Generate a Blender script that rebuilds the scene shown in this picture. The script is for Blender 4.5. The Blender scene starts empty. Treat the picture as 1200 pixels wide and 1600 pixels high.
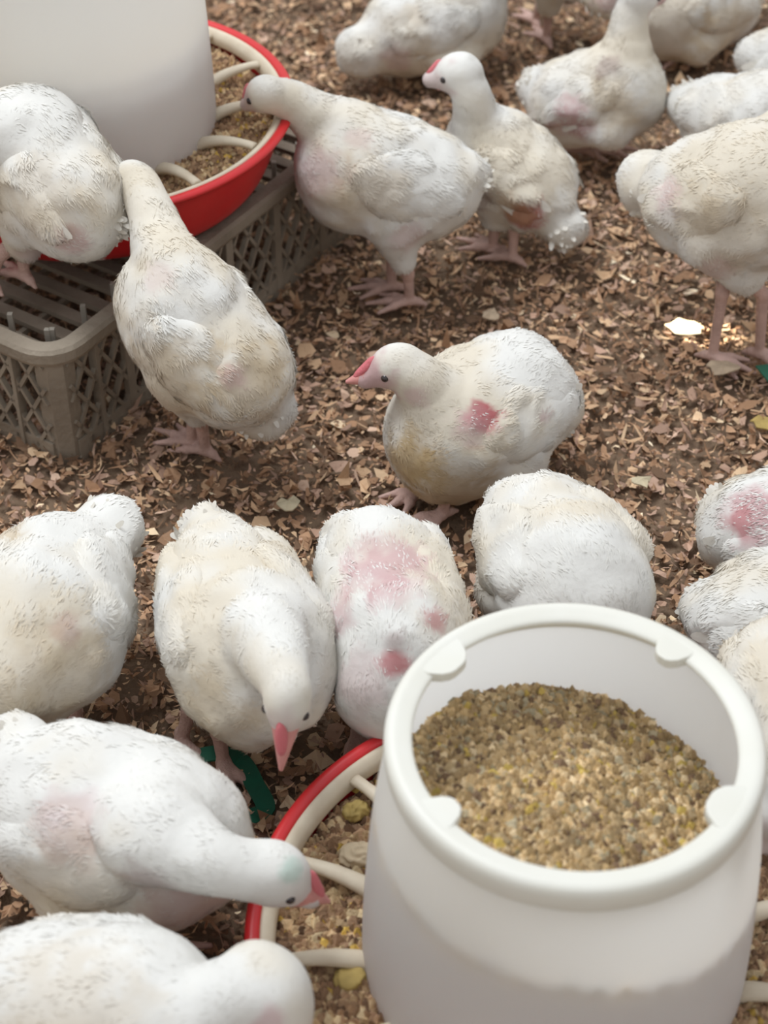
import bpy, math, random
import numpy as np
from mathutils import Vector, Matrix
random.seed(7); RNG = np.random.default_rng(11)
S = bpy.context.scene
COL = S.collection

# ------------------------------------------------------------------ camera, world, light, exposure
CAM_H, CAM_F, CAM_D = 1.02, 2800.0, math.radians(42)      # height, focal length in px of a 1200x1600 frame, tilt down
cd = bpy.data.cameras.new('camera'); cam = bpy.data.objects.new('camera', cd); COL.objects.link(cam)
cam.location = (0, 0, CAM_H); cam.rotation_euler = (math.pi/2 - CAM_D, 0, 0)
cd.sensor_fit = 'VERTICAL'; cd.sensor_height = 36; cd.lens = CAM_F/1600*36
cd.clip_start = .01; cd.clip_end = 50
cd.dof.use_dof = True; cd.dof.focus_distance = 1.36; cd.dof.aperture_fstop = 7.0
S.camera = cam
S.view_settings.view_transform = 'Standard'; S.view_settings.look = 'None'
S.view_settings.gamma = 1; S.view_settings.use_curve_mapping = False
S.view_settings.exposure = 0.13
W = bpy.data.worlds.new('World'); S.world = W; W.use_nodes = True
nt = W.node_tree; nt.nodes.clear()
wo = nt.nodes.new('ShaderNodeOutputWorld'); bg = nt.nodes.new('ShaderNodeBackground')
tc = nt.nodes.new('ShaderNodeTexCoord'); sx = nt.nodes.new('ShaderNodeSeparateXYZ'); rp = nt.nodes.new('ShaderNodeValToRGB')
nt.links.new(tc.outputs['Generated'], sx.inputs[0]); nt.links.new(sx.outputs['Z'], rp.inputs[0])
rp.color_ramp.elements[0].position = 0.0; rp.color_ramp.elements[0].color = (.66, .60, .53, 1)
rp.color_ramp.elements[1].position = 0.75; rp.color_ramp.elements[1].color = (.90, .94, 1.0, 1)
nt.links.new(rp.outputs[0], bg.inputs[0]); bg.inputs[1].default_value = 0.80
nt.links.new(bg.outputs[0], wo.inputs[0])
def area(name, loc, target, size, power, color):
    l = bpy.data.lights.new(name, 'AREA'); l.shape = 'RECTANGLE'; l.size, l.size_y = size; l.energy = power; l.color = color
    o = bpy.data.objects.new(name, l); COL.objects.link(o); o.location = loc
    o.rotation_euler = (Vector(target) - Vector(loc)).to_track_quat('-Z', 'Y').to_euler(); return o
area('skylight_opening', (-.9, 1.9, 3.0), (0, 1.2, 0), (1.6, 1.2), 80, (.93, .97, 1.0))
def spot(name, loc, target, ang, power, color, rad):
    l = bpy.data.lights.new(name, 'SPOT'); l.spot_size = ang; l.spot_blend = .25; l.energy = power; l.color = color; l.shadow_soft_size = rad
    o = bpy.data.objects.new(name, l); COL.objects.link(o); o.location = loc
    o.rotation_euler = (Vector(target) - Vector(loc)).to_track_quat('-Z', 'Y').to_euler(); return o

# ------------------------------------------------------------------ camera ray helper: where a ray meets a given height
_F = np.array([0, math.cos(CAM_D), -math.sin(CAM_D)]); _U = np.array([0, math.sin(CAM_D), math.cos(CAM_D)]); _R = np.array([1., 0, 0])
def at(px, py, h=0.0):
    v = _F + _R*(px-600)/CAM_F + _U*(800-py)/CAM_F
    return np.array([0, 0, CAM_H]) + v*(h-CAM_H)/v[2]

# small sun spot coming low through a gap in the shed's left wall
_p = at(1078, 510, .01)
spot('sun_through_wall_gap', (_p[0]-1.6, _p[1]-.35, 1.15), tuple(_p), math.radians(1.1), 1500, (1, .93, .78), .004)

# ------------------------------------------------------------------ noise / sdf helpers
_G = np.random.default_rng(5).random((32, 32, 32)).astype(np.float32)
def vnoise(p, scale, off=0):
    q = p*scale + off*7.31 + 100
    i = np.floor(q).astype(int); f = q - i; f = f*f*(3-2*f); i %= 32; j = (i+1) % 32
    x0, y0, z0 = i[..., 0], i[..., 1], i[..., 2]; x1, y1, z1 = j[..., 0], j[..., 1], j[..., 2]
    fx, fy, fz = f[..., 0], f[..., 1], f[..., 2]
    a = _G[x0, y0, z0]*(1-fx)+_G[x1, y0, z0]*fx; b = _G[x0, y1, z0]*(1-fx)+_G[x1, y1, z0]*fx
    c = _G[x0, y0, z1]*(1-fx)+_G[x1, y0, z1]*fx; d = _G[x0, y1, z1]*(1-fx)+_G[x1, y1, z1]*fx
    return ((a*(1-fy)+b*fy)*(1-fz)+(c*(1-fy)+d*fy)*fz)*2-1
def nrm(v):
    v = np.asarray(v, float); return v/(np.linalg.norm(v, axis=-1, keepdims=True)+1e-12)
def cone(a, b, ra, rb):
    a = np.array(a, float); b = np.array(b, float)
    def f(p):
        ab = b-a; t = np.clip(((p-a)@ab)/(ab@ab+1e-12), 0, 1)
        return np.linalg.norm(p-a-t[..., None]*ab, axis=-1)-(ra+(rb-ra)*t)
    f.bb = (np.minimum(a, b)-max(ra, rb), np.maximum(a, b)+max(ra, rb)); f.flow = nrm(b-a); return f
def ell(c, M, r, flow=None):
    c = np.array(c, float); M = np.array(M, float); r = np.array(r, float)      # rows of M are the axes
    def f(p):
        q = (p-c)@M.T; k0 = np.linalg.norm(q/r, axis=-1); k1 = np.linalg.norm(q/(r*r), axis=-1)+1e-9
        return k0*(k0-1)/k1
    e = np.abs(M.T)@r; f.bb = (c-e, c+e); f.flow = nrm(M[0]) if flow is None else nrm(flow); return f
def union(prims, k, namp=0, nsc=30, off=0, namp2=0, nsc2=90, mask=None):
    def f(p):
        d = prims[0](p)
        for g in prims[1:]:
            kk = getattr(g, 'k', k); e = g(p); t = np.clip(.5+.5*(d-e)/kk, 0, 1); d = d*(1-t)+e*t-kk*t*(1-t)
        if namp:
            w = np.stack([vnoise(p, nsc*.6, off+11), vnoise(p, nsc*.6, off+12), vnoise(p, nsc*.6, off+13)], -1)*.012
            mk = 1 if mask is None else np.clip((np.linalg.norm(p-mask[0], axis=-1)-mask[1])/(mask[2]-mask[1]), 0.25, 1)
            d = d - mk*namp*(1-2*np.abs(vnoise(p+w, nsc, off)))
            if namp2: d = d + mk*namp2*vnoise(p, nsc2, off+3)
        elif namp2: d = d + namp2*vnoise(p, nsc2, off+3)
        return d
    f.bb = (np.min([g.bb[0] for g in prims], axis=0), np.max([g.bb[1] for g in prims], axis=0)); f.prims = prims
    return f
def nets(f, h, pad=.012):
    """surface nets: a smooth closed quad mesh of the surface f = 0"""
    lo = f.bb[0]-pad; n = np.ceil((f.bb[1]+pad-lo)/h).astype(int)+1
    X, Y, Z = np.meshgrid(*[lo[i]+np.arange(n[i])*h for i in range(3)], indexing='ij')
    P = np.stack([X, Y, Z], -1); D = f(P)
    D[0], D[-1] = 1, 1; D[:, 0], D[:, -1] = 1, 1; D[:, :, 0], D[:, :, -1] = 1, 1
    ins = D < 0
    c = [(i, j, k) for i in (0, 1) for j in (0, 1) for k in (0, 1)]
    sl = lambda A, o: A[o[0]:A.shape[0]-1+o[0], o[1]:A.shape[1]-1+o[1], o[2]:A.shape[2]-1+o[2]]
    cnt = sum(sl(ins, o).astype(int) for o in c); act = (cnt > 0) & (cnt < 8)
    idx = -np.ones(act.shape, int); m = act.sum(); idx[act] = np.arange(m)
    acc = np.zeros((m, 3)); w = np.zeros(m); cell = np.argwhere(act)
    for a in range(3):
        for o in c:
            if o[a] == 1: continue
            o2 = list(o); o2[a] = 1
            da = D[tuple((cell+o).T)]; db = D[tuple((cell+o2).T)]
            s = (da < 0) != (db < 0); t = np.where(s, da/(da-db+1e-12), 0)
            q = (cell+o).astype(float); q[:, a] += t
            acc[s] += q[s]; w[s] += 1
    V = lo+acc/w[:, None]*h
    Q = []
    for a in range(3):
        b, e = (a+1) % 3, (a+2) % 3
        A0 = np.take(ins, range(ins.shape[a]-1), a); A1 = np.take(ins, range(1, ins.shape[a]), a)
        E = np.argwhere(A0 != A1); ok = (E[:, b] > 0) & (E[:, e] > 0); E = E[ok]
        fl = A0[tuple(E.T)]
        vs = []
        for db, de in ((0, 0), (-1, 0), (-1, -1), (0, -1)):
            q = E.copy(); q[:, b] += db; q[:, e] += de; vs.append(idx[tuple(q.T)])
        q = np.stack(vs, 1); q[~fl] = q[~fl][:, ::-1]; Q.append(q)
    Q = np.concatenate(Q); Q = Q[(Q >= 0).all(1)]
    def grad(V):
        e = h*.6; return np.stack([(f(V+np.eye(3)[i]*e)-f(V-np.eye(3)[i]*e))/(2*e) for i in range(3)], -1)
    for _ in range(2):
        g = grad(V); V = V - (f(V)/(np.maximum((g*g).sum(-1), .25)))[:, None]*g*.9
    return V, Q, nrm(grad(V))

# ------------------------------------------------------------------ mesh / object helpers
def make_mesh(name, V, polys, mats, mat_idx=None, colors=None, normals=None, smooth=True):
    """polys: list of int arrays (n,k)"""
    me = bpy.data.meshes.new(name)
    polys = [p for p in polys if len(p)]
    loops = np.concatenate([p.ravel() for p in polys]); tot = np.concatenate([np.full(len(p), p.shape[1]) for p in polys])
    me.vertices.add(len(V)); me.vertices.foreach_set('co', np.asarray(V, np.float32).ravel())
    me.loops.add(len(loops)); me.loops.foreach_set('vertex_index', loops.astype(np.int32))
    me.polygons.add(len(tot)); me.polygons.foreach_set('loop_start', np.concatenate([[0], np.cumsum(tot)[:-1]]).astype(np.int32))
    try: me.polygons.foreach_set('loop_total', tot.astype(np.int32))
    except Exception: pass
    for m in (mats if isinstance(mats, (list, tuple)) else [mats]): me.materials.append(m)
    if mat_idx is not None: me.polygons.foreach_set('material_index', np.asarray(mat_idx, np.int32))
    me.polygons.foreach_set('use_smooth', np.full(len(tot), smooth))
    me.update(calc_edges=True); me.validate()
    if colors is not None:
        a = me.color_attributes.new('Col', 'FLOAT_COLOR', 'POINT'); c = np.ones((len(V), 4), np.float32); c[:, :3] = colors
        a.data.foreach_set('color', c.ravel())
    if normals is not None:
        me.normals_split_custom_set_from_vertices([tuple(n) for n in normals])
    return me
def link(name, me, parent=None):
    o = bpy.data.objects.new(name, me); COL.objects.link(o)
    if parent: o.parent = parent
    return o
def empty(name, loc, rz=0):
    o = bpy.data.objects.new(name, None); COL.objects.link(o); o.location = loc; o.rotation_euler = (0, 0, rz); o.empty_display_size = .05
    return o
def tag(o, label, cat, group=None, kind=None):
    o['label'] = label; o['category'] = cat
    if group: o['group'] = group
    if kind: o['kind'] = kind
    return o
class MB:
    """collects boxes, tubes and lathes into one mesh"""
    def __init__(s): s.V = []; s.P = {3: [], 4: []}; s.n = 0
    def add(s, V, F):
        s.V.append(np.asarray(V, float))
        for f in F: s.P[len(f)].append([i+s.n for i in f])
        s.n += len(V)
    def box(s, c, ax, half):
        c = np.array(c, float); ax = np.array(ax, float)
        V = [c+ax.T@(np.array([i, j, k])*half) for i in (-1, 1) for j in (-1, 1) for k in (-1, 1)]
        s.add(V, [(0, 1, 3, 2), (4, 6, 7, 5), (0, 4, 5, 1), (2, 3, 7, 6), (0, 2, 6, 4), (1, 5, 7, 3)])
    def bar(s, a, b, w, t, up=(0, 0, 1)):
        a = np.array(a, float); b = np.array(b, float); x = nrm(b-a); y = nrm(np.cross(up, x)); z = np.cross(x, y)
        s.box((a+b)/2, [x, y, z], (np.linalg.norm(b-a)/2, w/2, t/2))
    def tube(s, pts, rad, n=10, flat=1.0):
        pts = np.array(pts, float); m = len(pts); rad = np.broadcast_to(rad, m)
        T = nrm(np.gradient(pts, axis=0)); V = []
        for i in range(m):
            u = np.array([0, 0, 1.]) if abs(T[i][2]) < .95 else np.array([1., 0, 0])
            y = nrm(np.cross(u, T[i])); z = np.cross(T[i], y)
            for k in range(n):
                a = 2*math.pi*k/n; V.append(pts[i]+rad[i]*(math.cos(a)*y+flat*math.sin(a)*z))
        F = [(i*n+k, i*n+(k+1) % n, (i+1)*n+(k+1) % n, (i+1)*n+k) for i in range(m-1) for k in range(n)]
        V += [pts[0], pts[-1]]; c0, c1 = m*n, m*n+1
        F += [(c0, (k+1) % n, k) for k in range(n)]+[(c1, (m-1)*n+k, (m-1)*n+(k+1) % n) for k in range(n)]
        s.add(V, F)
    def lathe(s, prof, n=128, c=(0, 0)):
        m = len(prof); V = []
        for r, z in prof:
            for k in range(n):
                a = 2*math.pi*k/n; V.append((c[0]+r*math.cos(a), c[1]+r*math.sin(a), z))
        F = [(i*n+k, i*n+(k+1) % n, (i+1)*n+(k+1) % n, (i+1)*n+k) for i in range(m-1) for k in range(n)]
        s.add(V, F)
    def build(s, name, mat, parent=None, smooth=False, bevel=0, colors=None):
        V = np.concatenate(s.V); P = [np.array(s.P[k], int) for k in (3, 4) if s.P[k]]
        me = make_mesh(name, V, P, mat, smooth=smooth, colors=colors); o = link(name, me, parent)
        if bevel:
            b = o.modifiers.new('bevel', 'BEVEL'); b.width = bevel; b.segments = 2; b.limit_method = 'ANGLE'
        return o
def smooth_prof(pts, per=4):
    pts = np.array(pts, float); out = []
    for i in range(len(pts)-1):
        p0 = pts[max(i-1, 0)]; p1 = pts[i]; p2 = pts[i+1]; p3 = pts[min(i+2, len(pts)-1)]
        for t in np.arange(per)/per:
            out.append(.5*((2*p1)+(-p0+p2)*t+(2*p0-5*p1+4*p2-p3)*t*t+(-p0+3*p1-3*p2+p3)*t**3))
    out.append(pts[-1]); return np.array(out)

# ------------------------------------------------------------------ materials
def mat(name, color=(.8, .8, .8), rough=.6, vcol=False, nscale=0, namt=0, bump=0, bscale=200, sss=0, transl=0, spec=.3, sheen=0, color2=None, tcol=None, rand=False):
    m = bpy.data.materials.new(name); m.use_nodes = True; t = m.node_tree; N = t.nodes; L = t.links
    b = N['Principled BSDF']; b.inputs['Roughness'].default_value = rough; b.inputs['Base Color'].default_value = (*color, 1)
    b.inputs['Specular IOR Level'].default_value = spec
    src = None
    if vcol:
        a = N.new('ShaderNodeAttribute'); a.attribute_name = 'Col'; src = a.outputs['Color']
    tcn = N.new('ShaderNodeTexCoord')
    if nscale:
        n = N.new('ShaderNodeTexNoise'); n.inputs['Scale'].default_value = nscale; n.inputs['Detail'].default_value = 4
        L.new(tcn.outputs['Object'], n.inputs['Vector'])
        mr = N.new('ShaderNodeMapRange'); mr.inputs['From Min'].default_value = .3; mr.inputs['From Max'].default_value = .7
        L.new(n.outputs['Fac'], mr.inputs['Value'])
        mx = N.new('ShaderNodeMix'); mx.data_type = 'RGBA'
        if color2 is not None:
            L.new(mr.outputs[0], mx.inputs['Factor'])
            if src: L.new(src, mx.inputs[6])
            else: mx.inputs[6].default_value = (*color, 1)
            mx.inputs[7].default_value = (*color2, 1); mr.inputs['To Max'].default_value = namt
        else:
            mx.blend_type = 'MULTIPLY'; mx.inputs['Factor'].default_value = namt
            if src: L.new(src, mx.inputs[6])
            else: mx.inputs[6].default_value = (*color, 1)
            L.new(mr.outputs[0], mx.inputs[7])
        src = mx.outputs[2]
    if src: L.new(src, b.inputs['Base Color'])
    if bump:
        n = N.new('ShaderNodeTexNoise'); n.inputs['Scale'].default_value = bscale; n.inputs['Detail'].default_value = 5
        L.new(tcn.outputs['Object'], n.inputs['Vector'])
        bp = N.new('ShaderNodeBump'); bp.inputs['Strength'].default_value = bump; bp.inputs['Distance'].default_value = .003
        L.new(n.outputs['Fac'], bp.inputs['Height']); L.new(bp.outputs[0], b.inputs['Normal'])
    if sss:
        b.inputs['Subsurface Weight'].default_value = sss; b.inputs['Subsurface Radius'].default_value = (.012, .009, .007); b.inputs['Subsurface Scale'].default_value = 1
    if sheen: b.inputs['Sheen Weight'].default_value = sheen
    if transl:
        tr = N.new('ShaderNodeBsdfTranslucent'); ms = N.new('ShaderNodeMixShader'); ms.inputs[0].default_value = transl
        if src and not tcol: L.new(src, tr.inputs[0])
        else: tr.inputs[0].default_value = (*(tcol or color), 1)
        out = N['Material Output']; L.new(b.outputs[0], ms.inputs[1]); L.new(tr.outputs[0], ms.inputs[2]); L.new(ms.outputs[0], out.inputs[0])
    return m
M_FEATHER = mat('feather', vcol=True, rough=.95, bump=.22, bscale=120, spec=.05, transl=.18, sheen=.1)
M_SKIN = mat('leg_skin', (.60, .40, .34), rough=.6, bump=.5, bscale=500, nscale=60, namt=.25)
M_BEAK = mat('beak_horn', (.68, .30, .27), rough=.45, nscale=120, namt=.2)
M_COMB = mat('comb_skin', (.62, .17, .19), rough=.55, bump=.4, bscale=600, sss=.2)
M_EYE = mat('eye', (.03, .02, .02), rough=.12, spec=.6)
M_DRUM = mat('milky_plastic', (.93, .93, .92), rough=.33, transl=.74, spec=.4, tcol=(.96, .965, .96), nscale=9, namt=.35, color2=(.86, .85, .80))
M_RIM = mat('cream_plastic_rim', (.84, .83, .77), rough=.4, transl=.25, nscale=25, namt=.5, color2=(.78, .76, .67))
M_RED = mat('red_plastic', (.60, .018, .022), rough=.35, nscale=40, namt=.35, color2=(.42, .03, .03), spec=.5)
M_CREAM = mat('cream_plastic', (.66, .58, .45), rough=.5, nscale=60, namt=.5, color2=(.50, .40, .29))
M_CRATE = mat('dusty_grey_plastic', (.32, .27, .21), rough=.85, nscale=14, namt=.85, color2=(.16, .125, .09), bump=.5, bscale=150)
M_PEG = mat('worn_grey_plastic', (.42, .38, .32), rough=.8, nscale=20, namt=.5)
M_FEED = mat('feed_grain', vcol=True, rough=.9, bump=.5, bscale=500)
M_CHIP = mat('wood_chip', vcol=True, rough=.85, transl=.08, bump=.3, bscale=300)
M_EARTH = mat('litter_bed', (.18, .12, .08), rough=1, nscale=60, namt=.8, color2=(.22, .15, .095), bump=1, bscale=250)
M_GREEN = mat('green_plastic', (.012, .13, .075), rough=.5, nscale=50, namt=.5, color2=(.03, .07, .05))
M_YELLOW = mat('yellow_husk', (.5, .36, .12), rough=.8, nscale=80, namt=.4)

# ------------------------------------------------------------------ floor and litter
def terrain(x, y):
    p = np.stack([x, y, np.zeros_like(x)], -1)
    return .010*vnoise(p, 7, 1)+.005*vnoise(p, 22, 2)-.004
nx, ny = 260, 320
gx = np.linspace(-1.6, 1.6, nx); gy = np.linspace(.1, 4.2, ny)
X, Y = np.meshgrid(gx, gy, indexing='ij'); Zt = terrain(X.ravel(), Y.ravel())
V = np.stack([X.ravel(), Y.ravel(), Zt-.004], -1)
I = np.arange(nx*ny).reshape(nx, ny)
Q = np.stack([I[:-1, :-1], I[1:, :-1], I[1:, 1:], I[:-1, 1:]], -1).reshape(-1, 4)
fl = link('floor', make_mesh('floor', V, [Q], M_EARTH)); fl['kind'] = 'structure'

PAL = np.array([(.25, .15, .09), (.34, .215, .135), (.42, .29, .185), (.52, .38, .25), (.62, .50, .35), (.13, .08, .05), (.30, .20, .15), (.38, .26, .20), (.47, .34, .26), (.72, .63, .48)])
PAL = PAL*np.array([1.40, 1.34, 1.27])
PW = np.array([.20, .20, .14, .06, .02, .15, .12, .07, .035, .006]); PW /= PW.sum()
def flakes(n, xr, yr, smin, smax, lift, tilt, pal=PAL, pw=PW, zf=terrain, asp=(.35, .8), seed=1, aniso=0, keep=None):
    g = np.random.default_rng(seed)
    x = g.uniform(*xr, n); y = g.uniform(*yr, n)
    if keep is not None:
        k = keep(x, y); x, y = x[k], y[k]; n = len(x)
    s = smin*(smax/smin)**(g.random(n)**1.8); a = g.uniform(*asp, n)
    z = zf(x, y)+g.random(n)*lift+s*.15
    th = g.uniform(0, 2*math.pi, n) if not aniso else g.normal(-.85, .55, n)
    tx = g.normal(0, tilt, n); ty = g.normal(0, tilt, n)
    u = nrm(np.stack([np.cos(th), np.sin(th), tx], -1)); v = nrm(np.cross(np.stack([ty, 0*ty, np.ones(n)], -1), u)); w = np.cross(u, v)
    base = np.array([(-1, -.25), (-.45, -.9), (.5, -.8), (1, .1), (.35, .95), (-.6, .7)])
    pts = base[None]*(1+g.normal(0, .22, (n, 6, 2)))
    bend = g.normal(0, .28, n)
    c = np.stack([x, y, z], -1)
    P = c[:, None]+(pts[..., 0]*(s/2)[:, None])[..., None]*u[:, None]+(pts[..., 1]*(s*a/2)[:, None])[..., None]*v[:, None]+((pts[..., 0]**2*(s*bend)[:, None]))[..., None]*w[:, None]
    V = P.reshape(-1, 3); i = np.arange(n)*6
    F = np.concatenate([np.stack([i, i+1, i+4, i+5], -1), np.stack([i+1, i+2, i+3, i+4], -1)])
    C = pal[g.choice(len(pal), n, p=pw)]*g.uniform(.75, 1.2, (n, 1))
    return V, F, np.repeat(C, 6, 0)
def merge(L):
    Vs, Fs, Cs, o = [], [], [], 0
    for V, F, C in L: Vs.append(V); Fs.append(F+o); Cs.append(C); o += len(V)
    return np.concatenate(Vs), np.concatenate(Fs), np.concatenate(Cs)
inview = lambda x, y: (np.abs(x) < .30*y+.12)
L = [flakes(80000, (-.75, .75), (.42, 2.3), .004, .014, .006, .35, seed=1, keep=inview),
     flakes(5000, (-.75, .75), (.42, 2.3), .012, .024, .006, .25, seed=2, asp=(.5, .9), keep=inview),
     flakes(20000, (-.75, .75), (.42, 2.3), .008, .024, .008, .45, seed=3, asp=(.08, .22), keep=inview),
     flakes(7000, (-1.6, 1.6), (.1, 4.2), .012, .03, .006, .35, seed=4, keep=lambda x, y: ~inview(x, y) | (y > 2.25) | (y < .45))]
# a warmer, yellower patch of fresh shavings towards the back right
V, F, C = merge(L)
me = make_mesh('wood_shavings', V, [F], M_CHIP, colors=C, smooth=False)
tag(link('wood_shavings', me), 'brown wood shavings and chips littering the floor under all the chickens', 'litter', kind='stuff')

# ------------------------------------------------------------------ feeder
def feeder(loc, rim_h, label, spoke0, drum_h=.25, feed_fn=None, tray_R=.194):
    """loc xy, rim_h = height of the tray rim. z is local, 0 = tray rim plane - .07"""
    cx, cy = loc; z0 = rim_h-.07
    root = empty('poultry_feeder', (cx, cy, z0)); tag(root, label, 'poultry feeder', 'white drum feeders with red trays')
    R = tray_R
    pan = MB()
    pan.lathe(smooth_prof([(.001, .004), (.09, .003), (.150, .003), (.163, .008), (.172, .025), (.179, .045), (.184, .060), (R-.004, .066), (R, .0685), (R+.0005, .0715), (R-.003, .0735), (R-.0075, .0725), (R-.0095, .069), (R-.0095, .066), (.176, .042), (.168, .020), (.155, .0065), (.09, .006), (.001, .006)], 3), 160)
    pan.build('tray', M_RED, root, smooth=True)
    ln = MB(); ln.lathe(smooth_prof([(R-.0085, .0700), (R-.010, .0722), (R-.0135, .0715), (R-.0175, .067), (R-.0185, .061), (R-.0175, .059), (R-.015, .061), (R-.013, .064), (R-.0085, .0700)], 3), 160)
    ln.build('inner_ring', M_CREAM, root, smooth=True)
    d = MB()
    op = [(.110, .012), (.117, .020), (.1205, .045), (.1205, .080), (.118, .130), (.114, .180), (.108, .225), (.1055, .240), (.1045, .250)]
    sc_ = lambda z: z if z < .05 else .05+(z-.05)*(drum_h-.05)/.20
    d.lathe(smooth_prof([(r, sc_(z)) for r, z in op]+[(r-.003, sc_(z)) for r, z in op[::-1]]+[op[0]], 4), 160)
    d.build('drum', M_DRUM, root, smooth=True)
    r = MB(); h = drum_h
    r.lathe(smooth_prof([(.1052, h-.014), (.1066, h-.012), (.1072, h-.006), (.1072, h), (.1055, h+.004), (.1020, h+.0055), (.0970, h+.0045), (.0925, h+.003), (.0912, h+.001), (.0925, h-.001), (.0980, h-.002), (.1010, h-.006), (.1020, h-.013), (.1052, h-.014)], 4), 160)
    ro = r.build('drum_rim', M_RIM, root, smooth=True)
    for a in ((215, 14), (328, 20), (140, 20), (47, 14)):
        b = MB(); a0, w = a; n = 9; Vv = []; F = []
        for i in range(n):
            t = i/(n-1); an = math.radians(a0+(t-.5)*w); e = min(1, 3.2*min(t, 1-t)); ri = .0945-.0125*e**.5
            for rr, z in ((.099, h+.0050), (ri, h+.0045), (ri, h-.0025), (.099, h-.0025)): Vv.append((rr*math.cos(an), rr*math.sin(an), z))
        for i in range(n-1):
            for k in range(4): F.append((i*4+k, i*4+(k+1) % 4, (i+1)*4+(k+1) % 4, (i+1)*4+k))
        F += [(3, 2, 1, 0), ((n-1)*4, (n-1)*4+1, (n-1)*4+2, (n-1)*4+3)]
        b.add(Vv, F); b.build('lug', M_RIM, ro, bevel=.0008)
    for k in range(14):
        a = math.radians(spoke0+k*360/14); u = np.array([math.cos(a), math.sin(a), 0])
        pts = [u*.112+[0, 0, .050], u*.125+[0, 0, .060], u*.145+[0, 0, .0665], u*.165+[0, 0, .0685], u*(R-.018)+[0, 0, .0675]]
        s = MB(); s.tube(smooth_prof(pts, 3), np.interp(np.arange(13), [0, 5, 9, 12], [.0085, .0062, .0045, .0048]), 10, .75); s.build('spoke', M_CREAM, root, smooth=True)
    return root

def feed_pile(name, c, r0, r1, zf, n, label, seed, pal, pw, smax=.005):
    """a granular heap between radii r0 and r1 with separate granules on top"""
    g = np.random.default_rng(seed); nr, na = 26, 140
    rr = np.linspace(r0, r1, nr)[:, None]; aa = np.linspace(0, 2*math.pi, na, endpoint=False)[None]
    x = (rr*np.cos(aa)).ravel(); y = (rr*np.sin(aa)).ravel()
    p = np.stack([x, y, 0*x], -1); zz = zf(x, y)
    V = np.stack([x, y, zz+.0012*vnoise(p, 300, seed)], -1)
    I = np.arange(nr*na).reshape(nr, na); J = np.roll(I, -1, 1)
    Q = np.stack([I[:-1], I[1:], J[1:], J[:-1]], -1).reshape(-1, 4)
    C = pal[g.choice(len(pal), len(V), p=pw)]
    bV = V[(nr-1)*na:].copy(); bV[:, 2] -= .010; bV[:, :2] *= .975                     # skirt so that the heap has a body
    o = len(V); Q2 = np.stack([I[-1], np.arange(na)+o, np.roll(np.arange(na), -1)+o, J[-1]], -1)
    V = np.concatenate([V, bV]); C = np.concatenate([C, C[-na:]]); Q = np.concatenate([Q, Q2])
    # granules: little octahedra
    th = g.uniform(0, 2*math.pi, n); rad = np.sqrt(g.uniform(r0*r0, r1*r1, n)); gx = rad*np.cos(th); gy = rad*np.sin(th)
    s = .0010+(smax-.0010)*g.random(n)**4; gz = zf(gx, gy)+s*.35
    base = np.array([(1, 0, 0), (0, 1, 0), (-1, 0, 0), (0, -1, 0), (0, 0, 1), (0, 0, -1)], float)
    rot = g.uniform(0, 2*math.pi, n); sc = s[:, None, None]*g.uniform(.5, 1.1, (n, 1, 3))
    b = base[None]*sc*(1+g.normal(0, .15, (n, 6, 3))); bx = b[..., 0]*np.cos(rot)[:, None]-b[..., 1]*np.sin(rot)[:, None]; by = b[..., 0]*np.sin(rot)[:, None]+b[..., 1]*np.cos(rot)[:, None]
    G = np.stack([bx+gx[:, None], by+gy[:, None], b[..., 2]+gz[:, None]], -1).reshape(-1, 3)
    i = (np.arange(n)*6)[:, None]+len(V)
    T = np.concatenate([i+np.array([t]) for t in ((0, 1, 4), (1, 2, 4), (2, 3, 4), (3, 0, 4), (1, 0, 5), (2, 1, 5), (3, 2, 5), (0, 3, 5))])
    GC = np.repeat(pal[g.choice(len(pal), n, p=pw)]*g.uniform(.75, 1.25, (n, 1)), 6, 0)
    me = make_mesh(name, np.concatenate([V, G]), [T, Q], M_FEED, colors=np.concatenate([C, GC]), smooth=False)
    o = link(name, me); o.location = c; tag(o, label, 'feed', kind='stuff'); return o
FP = np.array([(.42, .32, .17), (.54, .43, .25), (.33, .25, .14), (.64, .54, .35), (.50, .40, .12), (.20, .14, .09), (.40, .37, .26)])
FP = FP*np.array([1.2, 1.12, 1.08])
FW = np.array([.26, .22, .18, .12, .05, .08, .09]); FW /= FW.sum()
TP = np.array([(.38, .24, .14), (.50, .35, .20), (.28, .17, .10), (.62, .48, .29), (.17, .10, .06), (.62, .42, .10)])
TW = np.array([.3, .24, .2, .12, .1, .04]); TW /= TW.sum()

FRONT = (.107, .663); BACK = (-.277, 1.485)
feeder(FRONT, .07, 'white bucket feeder with open top full of feed on a red rimmed tray, front right', 161.8)
feeder(BACK, .19, 'tall white drum feeder on red tray standing on the grey crate', 2, drum_h=.33)
feed_pile('mash_feed', (*FRONT, 0), .0005, .1085, lambda x, y: .176-.10*x-.10*np.maximum(x, 0)+.010*np.exp(-(x**2+y**2)/.004)+.003*vnoise(np.stack([x, y, 0*x], -1), 40, 1), 26000, 'ground yellow brown feed filling the open bucket of the front feeder', 3, FP, FW)
feed_pile('tray_feed', (*FRONT, 0), .119, .176, lambda x, y: .053+.004*vnoise(np.stack([x, y, 0*x], -1), 35, 2)+0*x, 26000, 'brown crumbled feed lying in the red tray of the front feeder', 4, TP, TW, .007)
feed_pile('tray_feed', (*BACK, .12), .119, .176, lambda x, y: .053+.004*vnoise(np.stack([x, y, 0*x], -1), 35, 3)+0*x, 16000, 'pale feed lying in the red tray of the feeder on the crate', 5, TP*1.15, TW, .005)
feed_pile('mash_feed', (*BACK, .12), .0005, .1075, lambda x, y: .146+.03*x+0*y, 3000, 'feed behind the milky wall of the drum on the crate', 6, FP, FW)
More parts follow.
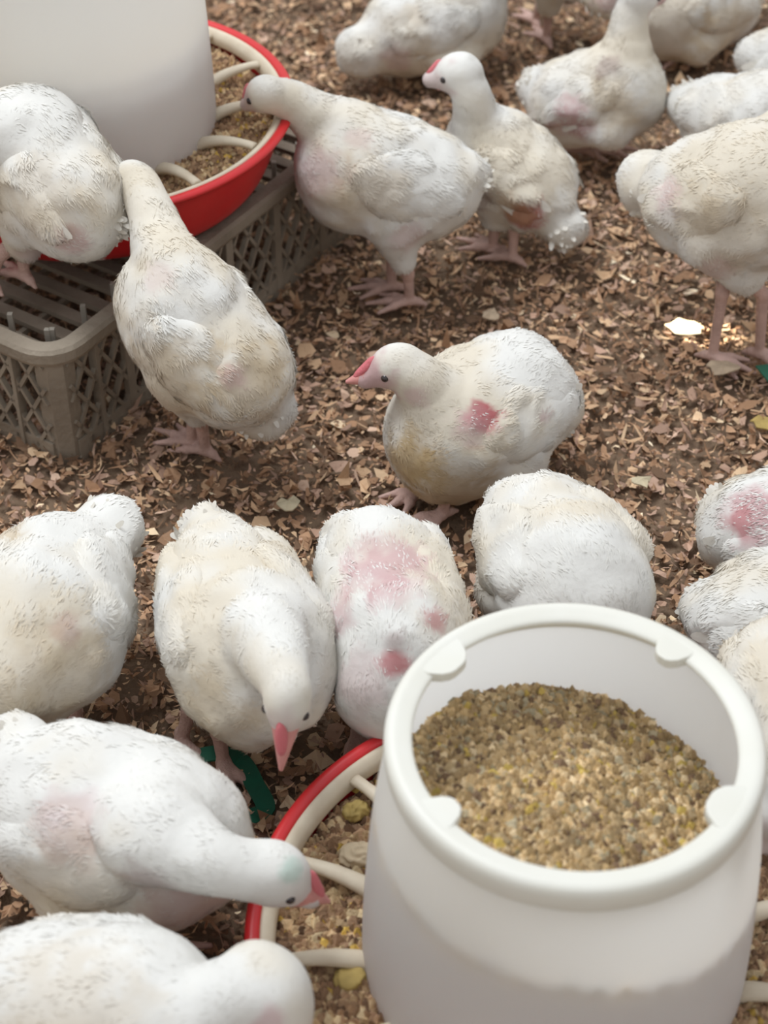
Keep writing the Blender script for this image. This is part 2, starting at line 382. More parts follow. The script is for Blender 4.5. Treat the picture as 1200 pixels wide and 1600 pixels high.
# pieces of maize lying in the front tray
def lump(name, px, py, h, r, material, label, cat, group=None):
    c = at(px, py, h); f = union([ell(c, np.eye(3), (r, r*.85, r*.55)), ell(c+[r*.4, r*.2, 0], np.eye(3), (r*.6, r*.6, r*.5))], .003, .0015, 150, px)
    V, Q, N = nets(f, r/8); base = np.array([c[0], c[1], h-r*.5]); me = make_mesh(name, V-base, [Q], material); o = link(name, me); o.location = base
    return tag(o, label, cat, group)
lump('maize_lump', 556, 1268, .058, .0085, M_YELLOW, 'yellow lump of maize in the front tray beside the spoke', 'feed lump')
lump('feed_lump', 556, 1338, .058, .011, mat('pale_lump', (.5, .40, .27), rough=.9), 'pale round lump in the front tray above the lower left spoke', 'feed lump')
lump('maize_lump', 545, 1530, .058, .009, M_YELLOW, 'yellow lump of maize in the front tray near the bottom edge of the photo', 'feed lump')

# ------------------------------------------------------------------ crate under the back feeder
def crate():
    A = np.array([-.276, 1.196]); u = nrm(np.array([.266, .41])); v = np.array([-u[1], u[0]]); Lu, Lv, H = .485, .50, .118
    root = empty('plastic_crate', (A[0], A[1], 0)); tag(root, 'dusty grey plastic poultry crate with lattice sides under the back feeder', 'crate')
    def P(a, b, z): w = u*a+v*b; return np.array([w[0], w[1], z])
    b = MB()                                                                   # rim all round
    cs = [P(0, 0, 0), P(Lu, 0, 0), P(Lu, Lv, 0), P(0, Lv, 0)]
    path = []
    def rounded(off, z):
        out = []; rad = .03
        for (ca, cb, s) in ((rad, rad, 180), (Lu-rad, rad, 270), (Lu-rad, Lv-rad, 0), (rad, Lv-rad, 90)):
            for k in range(7):
                t = math.radians(s+k*15); out.append(P(ca+(rad+off)*math.cos(t), cb+(rad+off)*math.sin(t), z))
        return out
    rings = [rounded(.006, H-.016), rounded(.008, H-.012), rounded(.008, H-.003), rounded(.005, H), rounded(-.008, H), rounded(-.011, H-.003), rounded(-.011, H-.014)]
    n = len(rings[0]); Vv = [p for r in rings for p in r]; F = []
    for i in range(len(rings)):
        j = (i+1) % len(rings)
        for k in range(n): F.append((i*n+k, i*n+(k+1) % n, j*n+(k+1) % n, j*n+k))
    b.add(Vv, F); b.build('top_rim', M_CRATE, root, smooth=False)
    # lattice walls
    def wall(p0, p1, nin):
        d = nrm(p1-p0); Lw = np.linalg.norm(p1-p0); zlo, zhi = -.01, H-.014
        m = MB(); m.bar(p0+[0, 0, .004], p1+[0, 0, .004], .005, .022)
        hh = zhi-zlo; step = .024
        for sgn in (1, -1):
            x = -hh
            while x < Lw:
                a0, a1 = x, x+hh*.62; z0, z1 = (zlo, zhi) if sgn > 0 else (zhi, zlo)
                t0 = max(0, (0-a0)/(a1-a0)); t1 = min(1, (Lw-a0)/(a1-a0))
                if t1 > t0: m.bar(p0+d*(a0+(a1-a0)*t0)+[0, 0, z0+(z1-z0)*t0], p0+d*(a0+(a1-a0)*t1)+[0, 0, z0+(z1-z0)*t1], .0035, .0052, up=nin)
                x += step
        for k in range(1, 6):
            q = p0+d*(Lw*k/6); m.bar(q+[0, 0, zlo], q+[0, 0, zhi], .010, .006, up=nin)
        q = p0+d*.034; m.bar(q+[0, 0, zlo], q+[0, 0, zhi], .004, .009, up=nin)
        return m.build('lattice_side', M_CRATE, root)
    e = .002
    wall(P(.016, e, 0), P(Lu-.016, e, 0), np.append(v, 0)); wall(P(e, .016, 0), P(e, Lv-.016, 0), np.append(u, 0))
    wall(P(Lu-e, .016, 0), P(Lu-e, Lv-.016, 0), -np.append(u, 0)); wall(P(.016, Lv-e, 0), P(Lu-.016, Lv-e, 0), -np.append(v, 0))
    for ca, cb, sa, sb in ((0, 0, 1, 1), (Lu, 0, -1, 1), (Lu, Lv, -1, -1), (0, Lv, 1, -1)):   # L shaped corner posts with a chamfer
        m = MB(); pts = [(0.002, .026), (.002, .012), (.012, .002), (.026, .002), (.026, .007), (.014, .007), (.007, .014), (.007, .026)]
        Vv = [P(ca+sa*x, cb+sb*y, z) for z in (-.01, H-.01) for x, y in pts]; k = len(pts)
        F = [(i, (i+1) % k, k+(i+1) % k, k+i) for i in range(k)]; m.add(Vv, F); m.build('corner_post', M_CRATE, root)
    # sunken grid: slats along the short side, thin rods under them, pegs from the grid up to the rim
    m = MB(); a = .03
    while a < Lu-.02:
        m.bar(P(a, .010, H-.030), P(a, Lv-.010, H-.030), .013, .005); a += .026
    m.build('slat_grid', M_CRATE, root)
    m = MB(); bb = .035
    while bb < Lv-.02:
        m.bar(P(.009, bb, H-.036), P(Lu-.009, bb, H-.036), .005, .005); bb += .045
    m.build('cross_rods', M_CRATE, root)
    for (n_, fn) in ((12, lambda t: P(.03+Lu*t, .027, 0)), (12, lambda t: P(.027, .03+Lv*t, 0)), (12, lambda t: P(Lu-.027, .03+Lv*t, 0))):
        for k in range(n_-1):
            m = MB(); q = fn(k/n_); m.bar(q+[0, 0, H-.034], q+[0, 0, H-.001], .0045, .0045, up=(1, 0, 0)); m.build('peg', M_PEG, root)
    return root
crate()

# ------------------------------------------------------------------ chickens
WHITE = np.array([.79, .775, .735])
CREAM = np.array([.70, .60, .44])
PINK = np.array([.60, .39, .39])
DIRT = np.array([.52, .36, .16])
def slivers(V, Q, N, flow, colr, n, length, width, lift, g, lenf=None):
    a, b, c, d = V[Q[:, 0]], V[Q[:, 1]], V[Q[:, 2]], V[Q[:, 3]]
    ar = np.linalg.norm(np.cross(c-a, d-b), axis=-1)
    if lenf is not None: ar = ar*(1+4*np.clip((1.0-lenf[Q[:, 0]])/.4, 0, 1)); q = g.choice(len(Q), n, p=ar/ar.sum())
    s, t = g.random(n), g.random(n); w = [(1-s)*(1-t), s*(1-t), s*t, (1-s)*t]
    mix = lambda A: sum(w[i][:, None]*A[Q[q, i]] for i in range(4))
    P = mix(V); Nn = nrm(mix(N)); Fl = mix(flow); C = mix(colr)
    tn = np.stack([vnoise(P, 75, 21), vnoise(P, 75, 22), vnoise(P, 75, 23)], -1); tl = vnoise(P, 95, 24)
    Fl = Fl+.7*tn+g.normal(0, .22, (n, 3)); Fl = Fl-(Fl*Nn).sum(-1, keepdims=True)*Nn; Fl = nrm(Fl)
    lf = mix(lenf[:, None])[:, 0] if lenf is not None else np.ones(n)
    bare = np.clip((C[:, 0]-C[:, 1]-.03)/.12, 0, 1)[:, None]*np.clip((C[:, 2:3]-C[:, 1:2]+.1)/.1, 0, 1)*(g.random((n, 1)) < .38)*.95
    ln = length*lf*g.uniform(.6, 1.3, n); wd = width*lf**.5*g.uniform(.7, 1.3, n)
    D = nrm(Fl+Nn*(np.clip(lift*(1+.7*tl), .05, 1)*g.uniform(.4, 1.6, n))[:, None]); Sd = np.cross(D, Nn)
    base = P-Nn*.0008
    m1 = base+D*(ln*.5)[:, None]
    tip = base+D*ln[:, None]-Nn*(ln*.12)[:, None]
    C = C*(1-bare)+WHITE*bare
    VV = np.stack([base-Sd*(wd*.35)[:, None], base+Sd*(wd*.35)[:, None], m1+Sd*(wd*.5)[:, None], tip, m1-Sd*(wd*.5)[:, None]], 1).reshape(-1, 3)
    i = np.arange(n)*5
    F = np.stack([i, i+1, i+2, i+4], -1); T = np.stack([i+4, i+2, i+3], -1)
    bl = nrm(Nn*1.0+np.zeros_like(Nn))
    return VV, F, T, np.repeat(bl, 5, 0), np.repeat(C*g.uniform(.95, 1.04, (n, 1)), 5, 0)
def feather(base, d, n, L, w, fold=.15):
    d = nrm(d); n = nrm(n-np.dot(n, d)*d); s = np.cross(d, n); V = []
    prof = [(0, .15), (.2, .7), (.5, 1), (.8, .85), (.95, .5), (1.0, .08)]
    for t, k in prof:
        c = base+d*L*t-n*L*.10*t*t
        V += [c-s*w/2*k, c+n*w*fold*k, c+s*w/2*k]
    F = []
    for i in range(len(prof)-1): F += [(i*3, i*3+1, i*3+4, i*3+3), (i*3+1, i*3+2, i*3+5, i*3+4)]
    return np.array(V), np.array(F), np.tile(n, (len(V), 1))

def patch_color(V, N, patches, base=WHITE, off=0):
    C = np.tile(base, (len(V), 1)).astype(float); C *= (1+.04*vnoise(V, 45, off))[:, None]
    cw = np.clip(.15+.75*vnoise(V, 16, off+6)+.35*vnoise(V, 50, off+7), 0, .62)[:, None]; C = C*(1-cw)+CREAM*cw      # grubby cream patches
    lf = np.ones(len(V))
    for c, r, s, kind in patches:
        if len(c) == 2: continue
        d = np.linalg.norm(V-np.array(c), axis=-1)/r; d = d+.35*vnoise(V, 110, off+2)+.15*vnoise(V, 260, off+4)
        w = np.clip((1.15-d)/.55, 0, 1)*s
        tgt = {'p': PINK, 'd': DIRT, 'r': np.array([.50, .14, .15]), 'k': np.array([.30, .19, .18]), 'g': np.array([.35, .6, .5])}[kind]
        C = C*(1-w[:, None])+tgt*w[:, None]
        if kind in 'pr': lf *= 1-.25*np.clip(w, 0, 1)
    return C, lf

def resolve(patches, V):
    """give each colour patch its place on the bird: the point of the skin met by the camera ray"""
    q = V-np.array([0, 0, CAM_H]); z = q@_F; px = 600+CAM_F*(q@_R)/z; py = 800-CAM_F*(q@_U)/z
    for i, (c, r, s_, kind) in enumerate(patches):
        if len(c) == 2:
            d = np.hypot(px-c[0], py-c[1]); k = d < max(7, d.min()+2); patches[i] = (V[k][np.argmin(z[k])], r, s_, kind)
def surface_object(name, f, h, root, base, g, patches, nsl, length, width, lift, extra=None, off=0, dirt=None, headinfo=None, coff=0):
    V, Q, N = nets(f, h)
    resolve(patches, V)
    W_ = np.stack([np.exp(-np.maximum(pf(V), 0)/.010)/(1e-3+np.abs(pf(V))) for pf in f.prims], -1); W_ /= W_.sum(-1, keepdims=True)
    flow = W_@np.stack([pf.flow for pf in f.prims])
    C, lf = patch_color(V, N, patches, off=off if name == 'body' else off-coff)
    if headinfo is not None:
        H, K, rh = headinfo; d = np.linalg.norm(V-(H*.75+K*.25), axis=-1)
        w = np.clip((rh*2.6-d)/(rh*1.6), 0, 1); lf = lf*(1-.5*w)
        dn = np.linalg.norm(V-H, axis=-1); lf *= 1-.12*np.clip((rh*5-dn)/(rh*3), 0, 1)
    sV, sF, sT, sN, sC = slivers(V, Q, N, flow, C, nsl, length, width, lift, g, lf)
    o1 = len(V); Vs = [V, sV]; Fs = [Q, sF+o1]; Ts = sT+o1; Ns = [N, sN]; Cs = [C, sC]; n = o1+len(sV)
    for (fv, ff, fn) in (extra or []):
        Vs.append(fv); Fs.append(ff+n); Ns.append(fn); Cs.append(np.tile(WHITE*.72+CREAM*.26, (len(fv), 1))); n += len(fv)
    me = make_mesh(name, np.concatenate(Vs)-base, [Ts, np.concatenate(Fs)], M_FEATHER, colors=np.concatenate(Cs), normals=np.concatenate(Ns))
    return link(name, me, root)

ZUP = np.array([0, 0, 1.])
def chicken(label, C, R, T, neck, H, K, feet, rc, rr, rt=.022, rh=.0185, wing=(1, 1), patches=(), face=.35, comb=True, seed=0, dens=1.0, knees=None, up=None, tailf=6, cat='chicken', wlift=0.0, thighs=True, wl=1.0, dirt=.0):
    """C chest, R rump, T tail tip, neck [(point, radius)...] from chest to head, H head centre, K beak tip, feet [..]; all world points"""
    g = np.random.default_rng(100+seed)
    C, R, T, H, K = [np.array(p, float) for p in (C, R, T, H, K)]
    fwd = nrm(C-R); upv = ZUP if up is None else nrm(up); side = nrm(np.cross(upv, fwd)); u = np.cross(fwd, side)
    base = np.array([(C[0]+R[0])/2, (C[1]+R[1])/2, feet[0][2] if feet else 0.0])
    root = empty('chicken', tuple(base)); tag(root, label, cat, 'white broiler chickens')
    hf = nrm(K-H); hs = nrm(np.cross(ZUP, hf)); hu = np.cross(hf, hs)
    mid = (C+R)/2; Lb = np.linalg.norm(C-R)
    prims = [ell(C, [fwd, side, u], (rc*1.02, rc*.92, rc*1.0), -fwd),
             ell(R, [fwd, side, u], (rr*1.0, rr*.90, rr*.95), -fwd),
             cone(C*.85+R*.15, R*.9+C*.1, rc*.86, rr*.86),
             cone(R+(T-R)*.1, T, rr*.55, rt)]
    pts = [(C+u*rc*.25+fwd*rc*.15, rc*.55)]+[(np.array(p, float), r) for p, r in neck]+[(H-hf*rh*.15, rh*.85)]
    sp = smooth_prof([list(p)+[r] for p, r in pts], 5)
    for i in range(len(sp)-1):
        c = cone(sp[i][:3], sp[i+1][:3], sp[i][3], sp[i+1][3]); c.flow = -c.flow; c.k = .012 if i < 3 else (.005 if i < 6 else .0008); prims.append(c)
    if 1:
        e = ell(H, [hf, hs, hu], (rh*1.15, rh*.86, rh*.98), -hf); e.k = .003; prims.append(e)
        c = cone(H+hf*rh*.3-hu*rh*.05, H+hf*rh*1.45-hu*rh*.15, rh*.74, rh*.40); c.flow = -hf; c.k = .004; prims.append(c)
    hips = []
    if thighs:
        for i, s in enumerate((1, -1)):
            hip = mid*.75+R*.25+side*s*rc*.55-u*rr*.35
            ft = np.array(feet[i]) if feet and i < len(feet) else np.array([hip[0], hip[1], base[2]])
            hz = base[2]+max(.035, (hip[2]-base[2])*.36) if not knees else knees[i]
            hock = np.array([ft[0], ft[1], 0])*1.0; hock = ft*.9+hip*.1; hock[2] = hz
            if hip[2]-base[2] > .065:
                c = cone(hip, hock+(hip-hock)*.25, rr*.5, .013); c.flow = nrm(hock-hip); prims.append(c)
            else:
                kn = mid+side*s*rc*.72+fwd*Lb*.15-u*rc*.45
                c = cone(hip+side*s*rr*.1, kn, rr*.42, .022); c.flow = nrm(-fwd-u); prims.append(c)
            hips.append((hip, hock, ft))
    pt = list(patches)
    if face: pt += [(H+hf*rh*1.1-hu*rh*.1, rh*1.25, face, 'p')]
    f = union(prims, .011, .0036, 17, seed, .0018, 60, mask=(H, .025, .075))
    # tail feathers
    ex = []; td = nrm(T-R)
    tailf = int(tailf*2)
    for k in range(tailf):
        a = (k-(tailf-1)/2)/max(tailf, 1); d = nrm(td+side*a*1.3+u*.15)
        ex.append(feather(T-td*rt*.9+side*a*rt*1.1+u*g.uniform(-.3, .5)*rt, d+u*g.uniform(-.1, .3), nrm(u*.5+side*a+td*.6), .010*g.uniform(.6, 1.4)+rt*.55, .0045))
    for k in range(90):                                                        # ruffled fluff round the tail
        v = nrm(g.normal(0, 1, 3)); v = nrm(v+td*.45)
        ex.append(feather(T-td*rt*.3+v*rt*.86, v*.45+td*.6+g.normal(0, .2, 3), nrm(v+u*.3), .011*g.uniform(.7, 1.4), .0055*g.uniform(.7, 1.2)))
    surface_object('body', f, .0036, root, base, g, pt, int(24000*dens), .0072, .0013, .20, ex, seed, headinfo=(H, K, rh))
    # wings
    for s in (1, -1):
        wgl = wing[0 if s > 0 else 1]
        if not wgl: continue
        sh = C+side*s*rc*.80+u*rc*(.38+wlift)-fwd*rc*.15
        el = mid*.55+R*.45+side*s*(rc*.5+rr*.5)*1.02-u*rc*.12
        tp = R+side*s*rr*(.72)-fwd*rr*.45*wl+u*rr*(.24+wlift)
        wd = nrm(tp-sh); wn = nrm(side*s+u*.45); wn = nrm(wn-np.dot(wn, wd)*wd); wh = np.cross(wn, wd)
        Lw = np.linalg.norm(tp-sh)
        wp = [ell(sh*.6+tp*.4-wn*.006, [wd, wh, wn], (Lw*.54, rc*.56, .0165)), ell(sh*.2+tp*.8-wn*.001, [wd, wh, wn], (Lw*.36, rc*.30, .012)), ell(sh-wn*.009, [wd, wh, wn], (rc*.40, rc*.38, .017))]
        wf = union(wp, .008, .0018, 30, seed+s*5, .001, 90)
        ex = []
        for k in range(7):
            t = k/6; b = sh*(.55-.35*t)+tp*(.45+.35*t)+wh*rc*(.32-.45*t)*(-1 if np.dot(wh, u) > 0 else 1)+wn*.006
            ex.append(feather(b, wd-u*.1*(1-t)-wn*.12, wn, .034*g.uniform(.85, 1.1), .0095, .1))
        surface_object('wing', wf, .0032, root, base, g, pt, int(7500*dens), .0080, .0015, .17, ex, seed+40+s, coff=40+s)
    # beak
    b0 = H+hf*rh*1.05-hu*rh*.12
    bf = union([cone(b0+hu*.0008, K+hf*-.001, rh*.52, .0018), cone(b0-hu*rh*.20, K-hf*.0045-hu*.0015, rh*.38, .0012)], .0015)
    V, Q, N = nets(bf, .0011, .004); link('beak', make_mesh('beak', V-base, [Q], M_BEAK), root)
    if comb:
        c0 = H+hf*rh*.80+hu*rh*.62; c1 = b0+(K-b0)*.55+hu*rh*.20; n_ = 7
        pr = [ell(c0+(c1-c0)*t, [nrm(c1-c0), hs, np.cross(nrm(c1-c0), hs)], (.0045, .0022+.0016*math.sin(3.1*t), .0036-.0012*t)) for t in np.linspace(0, 1, n_)]
        V, Q, N = nets(union(pr, .003), .0010, .004); link('comb', make_mesh('comb', V-base, [Q], M_COMB), root)
    for s in (1, -1):
        m = MB(); r = .0034; tt = np.linspace(0, rh*1.6, 80); ray = H+hf*rh*.50+hu*rh*.12+hs*s*tt[:, None]
        ec = ray[np.argmax(f(ray) > 0)]-hs*s*r*.45
        ring = [(r*math.sin(math.pi*i/8), -r*math.cos(math.pi*i/8)) for i in range(9)]
        m.lathe([(max(a, 1e-5), b) for a, b in ring], 14); mm = np.concatenate(m.V)+ec-base; m.V = [mm]
        m.build('eye', M_EYE, root, smooth=True)
    # legs
    for i, (hip, hock, ft) in enumerate(hips):
        if not feet or i >= len(feet): continue
        gz = ft[2]; ankle = np.array([ft[0], ft[1], gz+.007]); fd = nrm(np.array([fwd[0], fwd[1], 0])+1e-6); sd = np.cross(ZUP, fd)
        lp = [cone(hip*.25+hock*.75, hock, .0085, .0062), cone(hock, ankle, .0056, .0046)]
        for ang, ln in ((-28, .034), (0, .042), (28, .034), (180, .016)):
            a = math.radians(ang); d = fd*math.cos(a)+sd*math.sin(a)
            m1 = ankle+d*ln*.5; m1[2] = gz+.0055; e1 = ankle+d*ln; e1[2] = gz+.002
            lp += [cone(ankle, m1, .0042, .0036), cone(m1, e1, .0036, .0018)]
        V, Q, N = nets(union(lp, .003), .0018, .005); link('leg', make_mesh('leg', V-base, [Q], M_SKIN), root)
    return root

A = at
def foot(px, py, h=0.002): return at(px, py, h)

# centre, sitting, head to the left
chicken('plump white chicken sitting alone in the centre of the litter with its head turned left', A(712, 672, .066), A(797, 628, .070), A(862, 645, .062),
        [(A(680, 625, .105), .028), (A(652, 590, .130), .021)], A(620, 571, .140), A(541, 597, .124), [foot(690, 812), foot(655, 775)], (.061), .061, .020, .0195,
        patches=[((757, 650), .014, .95, 'r'), ((740, 668), .016, .6, 'p'), ((630, 735), .032, .8, 'd'), ((700, 785), .045, .6, 'd'), ((850, 650), .009, .5, 'p'), ((650, 625), .012, .5, 'p')], face=.9, seed=1)
# standing by the crate, back to the viewer, neck up into the back tray
chicken('white chicken with dirty flank stretching its neck up to the red tray beside the crate', A(282, 492, .150), A(360, 578, .115), A(410, 635, .075),
        [(A(262, 415, .190), .026), (A(240, 345, .210), .019), (A(218, 290, .224), .0165)], A(205, 280, .225), A(180, 305, .20), [foot(322, 712), foot(300, 700)], .057, .052, .026, .0165,
        patches=[((250, 600), .05, .35, 'd'), ((395, 600), .04, .5, 'd'), ((365, 590), .012, .5, 'p'), ((240, 430), .014, .25, 'p')], face=.4, seed=2, comb=True)
# on the crate, seen from behind
chicken('white ruffled chicken perched on the grey crate at the left edge, seen from behind', A(50, 238, .235), A(112, 315, .212), A(180, 345, .20),
        [(np.array([-.345, 1.290, .262]), .027), (np.array([-.372, 1.345, .252]), .019)], np.array([-.385, 1.375, .228]), np.array([-.388, 1.392, .205]), [foot(40, 440, .119), foot(-12, 452, .119)], .054, .050, .014, .017,
        patches=[((115, 385), .016, .6, 'p'), ((60, 400), .02, .4, 'p'), ((60, 310), .035, .25, 'd')], seed=21, tailf=9, knees=(.150, .150))
# reaching over the tray from the right
chicken('white chicken standing right of the crate and reaching its head left over the red tray', A(560, 262, .135), A(655, 288, .118), A(735, 275, .125),
        [(A(515, 203, .172), .026), (A(460, 160, .202), .0195)], A(415, 147, .215), A(381, 160, .200), [foot(640, 478), foot(612, 455)], .060, .056, .018, .0175,
        patches=[((492, 270), .024, .45, 'p'), ((560, 212), .012, .3, 'p'), ((580, 310), .04, .3, 'd'), ((640, 380), .02, .4, 'p')], face=.6, seed=3)
# sitting behind it, head up
chicken('white chicken with raised head looking left, just behind and right of the reaching one', A(768, 240, .098), A(825, 285, .08), A(880, 355, .048),
        [(A(748, 190, .135), .023), (A(737, 150, .165), .019)], A(717, 115, .185), A(662, 121, .175), [foot(770, 395), foot(800, 410)], .048, .048, .022, .0205,
        patches=[((812, 340), .022, .85, 'r'), ((745, 300), .018, .5, 'k'), ((800, 330), .02, .5, 'd')], face=.45, seed=4, comb=True)
# top centre, lying, seen from behind
chicken('white chicken lying at the top edge of the photo with its rump towards the viewer', A(710, 20, .070), A(640, 45, .060), A(565, 80, .045),
        [(A(760, -50, .11), .025)], A(775, -90, .14), A(800, -110, .13), [foot(680, 110), foot(650, 90)], .062, .054, .028, .018,
        patches=[((620, 95), .02, .4, 'p'), ((650, 30), .02, .25, 'd')], seed=5)
# back right, sitting, neck going out of the frame
chicken('white chicken with pink flank sitting upright at back right, neck reaching the top edge', A(965, 140, .088), A(898, 160, .070), A(842, 138, .070),
        [(A(978, 80, .13), .024), (A(985, 25, .165), .018)], A(1002, -6, .185), A(1052, -12, .175), [foot(940, 235), foot(905, 240)], .050, .048, .022, .019,
        patches=[((898, 190), .024, .8, 'p'), ((945, 100), .013, .45, 'k'), ((960, 170), .03, .3, 'd')], face=.8, seed=6)
chicken('dull white chicken lying along the top edge behind the upright one', A(1045, 12, .060), A(1115, 5, .056), A(1170, -20, .05),
        [(A(1015, -60, .10), .024)], A(1000, -90, .12), A(975, -100, .11), [foot(1060, 95), foot(1100, 90)], .060, .054, .02, .018,
        patches=[((1050, 60), .05, .35, 'd'), ((1130, 60), .04, .4, 'd')], seed=7)
chicken('chicken mostly above the frame, showing one pink leg at the top edge', A(885, -95, .135), A(905, -60, .125), A(944, -12, .115),
        [(A(850, -150, .17), .024)], A(830, -180, .19), A(800, -180, .18), [foot(853, 68), foot(835, 40)], .045, .042, .026, .018, seed=8, patches=[((950, 0), .02, .6, 'p')], wing=(1, 0))
# right edge group
chicken('large white chicken standing tall at the right edge beside the sun lit patch', A(1175, 308, .165), A(1095, 310, .150), A(1015, 288, .132),
        [(A(1230, 220, .20), .030)], A(1260, 170, .22), A(1300, 180, .21), [foot(1112, 565), foot(1185, 560)], .066, .055, .030, .019,
        patches=[((1045, 310), .018, .5, 'p'), ((1130, 380), .05, .3, 'd'), ((1110, 430), .02, .4, 'p')], seed=9, wl=1.0, knees=(.075, .075))
chicken('bright white chicken directly behind the large one at the right edge', A(1190, 198, .095), A(1130, 180, .085), A(1080, 160, .085),
        [(A(1260, 140, .15), .026)], A(1290, 110, .17), A(1330, 115, .16), [foot(1150, 330), foot(1180, 330)], .055, .046, .022, .018, seed=10)
chicken('white chicken whose ruffled tail alone shows at the upper right edge', A(1275, 105, .080), A(1220, 105, .075), A(1180, 88, .085),
        [(A(1320, 60, .12), .024)], A(1340, 40, .14), A(1370, 40, .13), [foot(1240, 190), foot(1260, 190)], .045, .042, .018, .018, seed=11)
chicken('white chicken with pink bare back at the right edge above the bucket', A(1245, 830, .060), A(1185, 830, .056), A(1135, 795, .055),
        [(A(1300, 760, .10), .025)], A(1320, 730, .12), A(1355, 735, .11), [foot(1210, 905), foot(1230, 900)], .050, .045, .018, .018,
        patches=[((1175, 805), .026, .9, 'p'), ((1152, 815), .012, .5, 'r')], seed=12)
chicken('white chicken at the right edge behind the front bucket, tail pointing left', A(1240, 975, .085), A(1180, 975, .080), A(1108, 948, .075),
        [(A(1300, 930, .13), .025)], A(1320, 900, .14), A(1350, 910, .13), [foot(1200, 1100), foot(1230, 1100)], .056, .048, .018, .018, seed=13)
chicken('white chicken at the right edge beside the bucket, head bent to the front tray', A(1245, 1125, .112), A(1220, 1060, .112), A(1210, 1010, .112),
        [(A(1250, 1190, .12), .026), (A(1242, 1235, .11), .021)], A(1228, 1268, .098), A(1200, 1305, .080), [foot(1270, 1290), foot(1310, 1280)], .044, .040, .018, .019, seed=14, comb=False)
# middle row round the front feeder
chicken('big white chicken at the left edge of the middle row, head out of frame', A(58, 995, .112), A(92, 905, .106), A(170, 835, .108),
        [(A(5, 1060, .12), .032), (A(-35, 1095, .10), .022)], A(-55, 1120, .08), A(-75, 1160, .055), [foot(120, 1135), foot(40, 1160)], .063, .053, .026, .019,
        patches=[((108, 985), .012, .4, 'p'), ((100, 1080), .05, .3, 'd'), ((5, 840), .02, .5, 'd')], seed=15)
chicken('white chicken facing the viewer, red comb and beak pointing down, left of the front tray', A(395, 1030, .108), A(355, 915, .104), A(325, 840, .104),
        [(A(412, 1000, .152), .028), (A(436, 1045, .174), .0195)], A(449, 1090, .174), A(439, 1203, .128), [foot(285, 1165), foot(350, 1200)], .061, .050, .022, .0180,
        patches=[((330, 1110), .03, .3, 'd')], face=.35, seed=16)
chicken('white chicken with pink sparsely feathered back, third in the row behind the front tray', A(622, 1005, .098), A(600, 900, .092), A(552, 848, .094),
        [(A(600, 1070, .09), .034), (A(615, 1110, .075), .024)], A(640, 1130, .065), A(668, 1165, .045), [foot(560, 1150), foot(650, 1130)], .052, .052, .022, .019,
        patches=[((605, 875), .034, .8, 'p'), ((622, 915), .02, .7, 'p'), ((528, 965), .016, .6, 'p'), ((612, 1005), .009, .5, 'k'), ((622, 1040), .012, .8, 'r'), ((560, 1060), .025, .35, 'p'), ((690, 975), .010, .6, 'r')], seed=17)
chicken('white chicken standing behind the front bucket with its head hidden by it', A(898, 915, .092), A(850, 845, .090), A(820, 805, .095),
        [(A(930, 960, .09), .030)], A(950, 1000, .08), A(962, 1030, .06), [foot(860, 985), foot(900, 1000)], .062, .052, .028, .018, seed=18)
# bottom left pair
chicken('white chicken at the lower left pecking rightwards into the front tray over its red rim', A(240, 1312, .100), A(130, 1275, .103), A(32, 1180, .115),
        [(A(235, 1300, .140), .034), (A(310, 1338, .150), .023), (A(365, 1355, .146), .0180)], A(428, 1366, .135), A(514, 1409, .106), [foot(250, 1490), foot(180, 1460)], .061, .062, .028, .0212,
        patches=[((105, 1290), .026, .4, 'p'), ((225, 1385), .018, .5, 'k'), ((120, 1400), .05, .25, 'd'), ((300, 1420), .035, .5, 'p'), ((462, 1358), .008, .45, 'g')], face=.25, seed=19)
chicken('white chicken at the bottom left corner with head bowed down to the front tray', A(195, 1612, .112), A(95, 1605, .108), A(0, 1660, .10),
        [(A(275, 1605, .140), .028), (A(345, 1568, .146), .024)], A(412, 1560, .134), A(440, 1655, .085), [foot(180, 1760), foot(120, 1740)], .062, .064, .024, .0310,
        patches=[((100, 1600), .05, .25, 'd'), ((420, 1610), .014, .6, 'p')], face=.5, seed=20, comb=False)

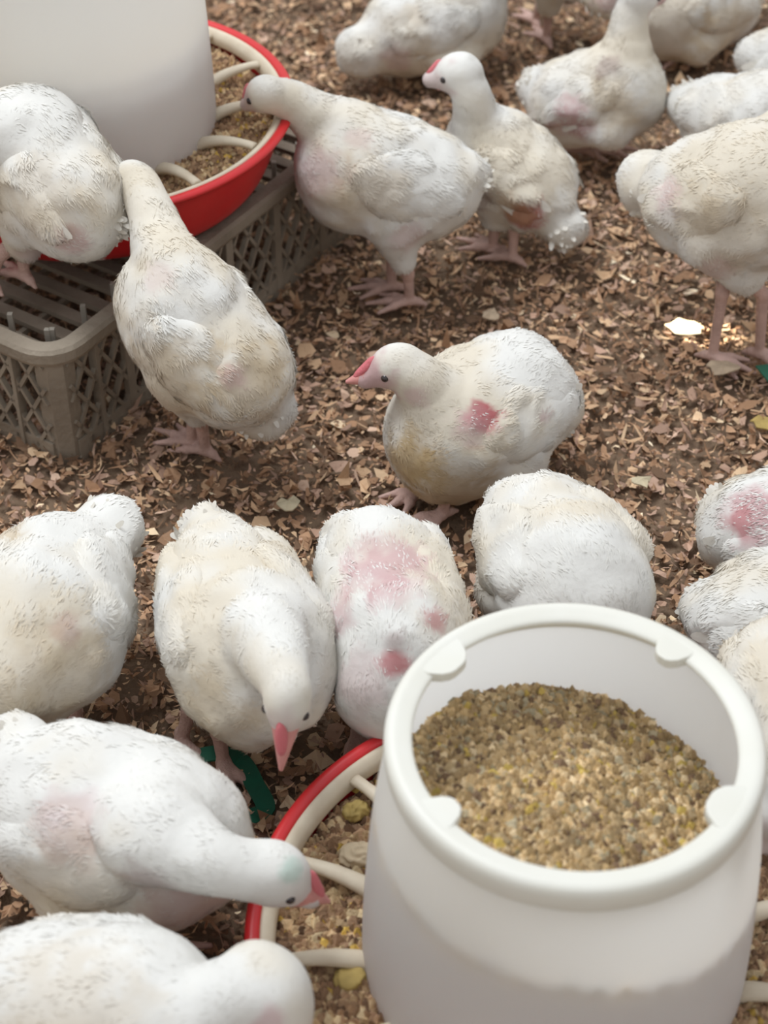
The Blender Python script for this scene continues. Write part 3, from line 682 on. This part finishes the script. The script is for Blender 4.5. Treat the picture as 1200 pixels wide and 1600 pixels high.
# ------------------------------------------------------------------ scraps in the litter
def strap(name, pts, w, mt, label, cat):
    pts = smooth_prof(pts, 5); m = MB(); T = nrm(np.gradient(pts, axis=0)); Vv = []; n = len(pts)
    for i in range(n):
        s = np.cross(ZUP, T[i]); s = nrm(s)
        for a, z in ((-w/2, 0), (w/2, 0), (w/2, -.0015), (-w/2, -.0015)): Vv.append(pts[i]+s*a+[0, 0, z])
    F = [(i*4+k, i*4+(k+1) % 4, (i+1)*4+(k+1) % 4, (i+1)*4+k) for i in range(n-1) for k in range(4)]+[(3, 2, 1, 0), (n*4-4, n*4-3, n*4-2, n*4-1)]
    base = pts.mean(0); m.add(np.array(Vv)-base, F); o = m.build(name, mt, None); o.location = base; return tag(o, label, cat)
strap('plastic_strip', [A(312, 1180, .010), A(345, 1176, .012), A(378, 1190, .008), A(398, 1225, .009), A(415, 1262, .007), A(385, 1275, .010), A(360, 1262, .009)], .014, M_GREEN, 'torn dark green plastic strip half buried in the litter beside the front tray', 'plastic scrap')
strap('plastic_scrap', [A(1190, 570, .014), A(1200, 582, .016), A(1215, 600, .014)], .012, M_GREEN, 'small green scrap in the litter at the right edge', 'plastic scrap')
def leafy(name, px, py, r, h, mt, label, cat, seed):
    g = np.random.default_rng(seed); c = A(px, py, h); n = 11; Vv = [c+[0, 0, .003]]
    for k in range(n):
        a = 2*math.pi*k/n; rr = r*g.uniform(.65, 1.2); Vv.append(c+[rr*math.cos(a), rr*math.sin(a)*.85, g.uniform(-.002, .004)])
    Vv += [v-np.array([0, 0, .0012]) for v in Vv]; m = MB(); N_ = n+1
    F = [(0, 1+k, 1+(k+1) % n) for k in range(n)]+[(N_, N_+1+(k+1) % n, N_+1+k) for k in range(n)]+[(1+k, N_+1+k, N_+1+(k+1) % n, 1+(k+1) % n) for k in range(n)]
    m.add(np.array(Vv)-c, F); o = m.build(name, mt); o.location = c; return tag(o, label, cat)
M_PALE = mat('pale_husk', (.62, .53, .36), rough=.8, nscale=90, namt=.3); M_PALE2 = mat('dry_shaving', (.47, .36, .25), rough=.8, nscale=90, namt=.3)
leafy('wood_shaving', 1068, 512, .017, .012, M_PALE, 'large pale shaving lit by the sun spot beside the standing leg', 'wood shaving', 1)
leafy('wood_shaving', 450, 787, .011, .012, M_PALE, 'pale shaving above the pink backed chicken and its left neighbour', 'wood shaving', 2)
leafy('wood_shaving', 1002, 752, .010, .012, M_PALE, 'round pale shaving right of the chicken behind the bucket', 'wood shaving', 3)
leafy('wood_shaving', 1130, 575, .014, .012, M_PALE2, 'tan shaving just below the sun lit patch', 'wood shaving', 4)
leafy('corn_husk', 1197, 660, .014, .012, M_YELLOW, 'yellowish husk in the litter at the right edge below the green scrap', 'husk', 5)
leafy('wood_shaving', 765, 492, .010, .012, M_PALE2, 'tan shaving above the back of the centre chicken', 'wood shaving', 6)
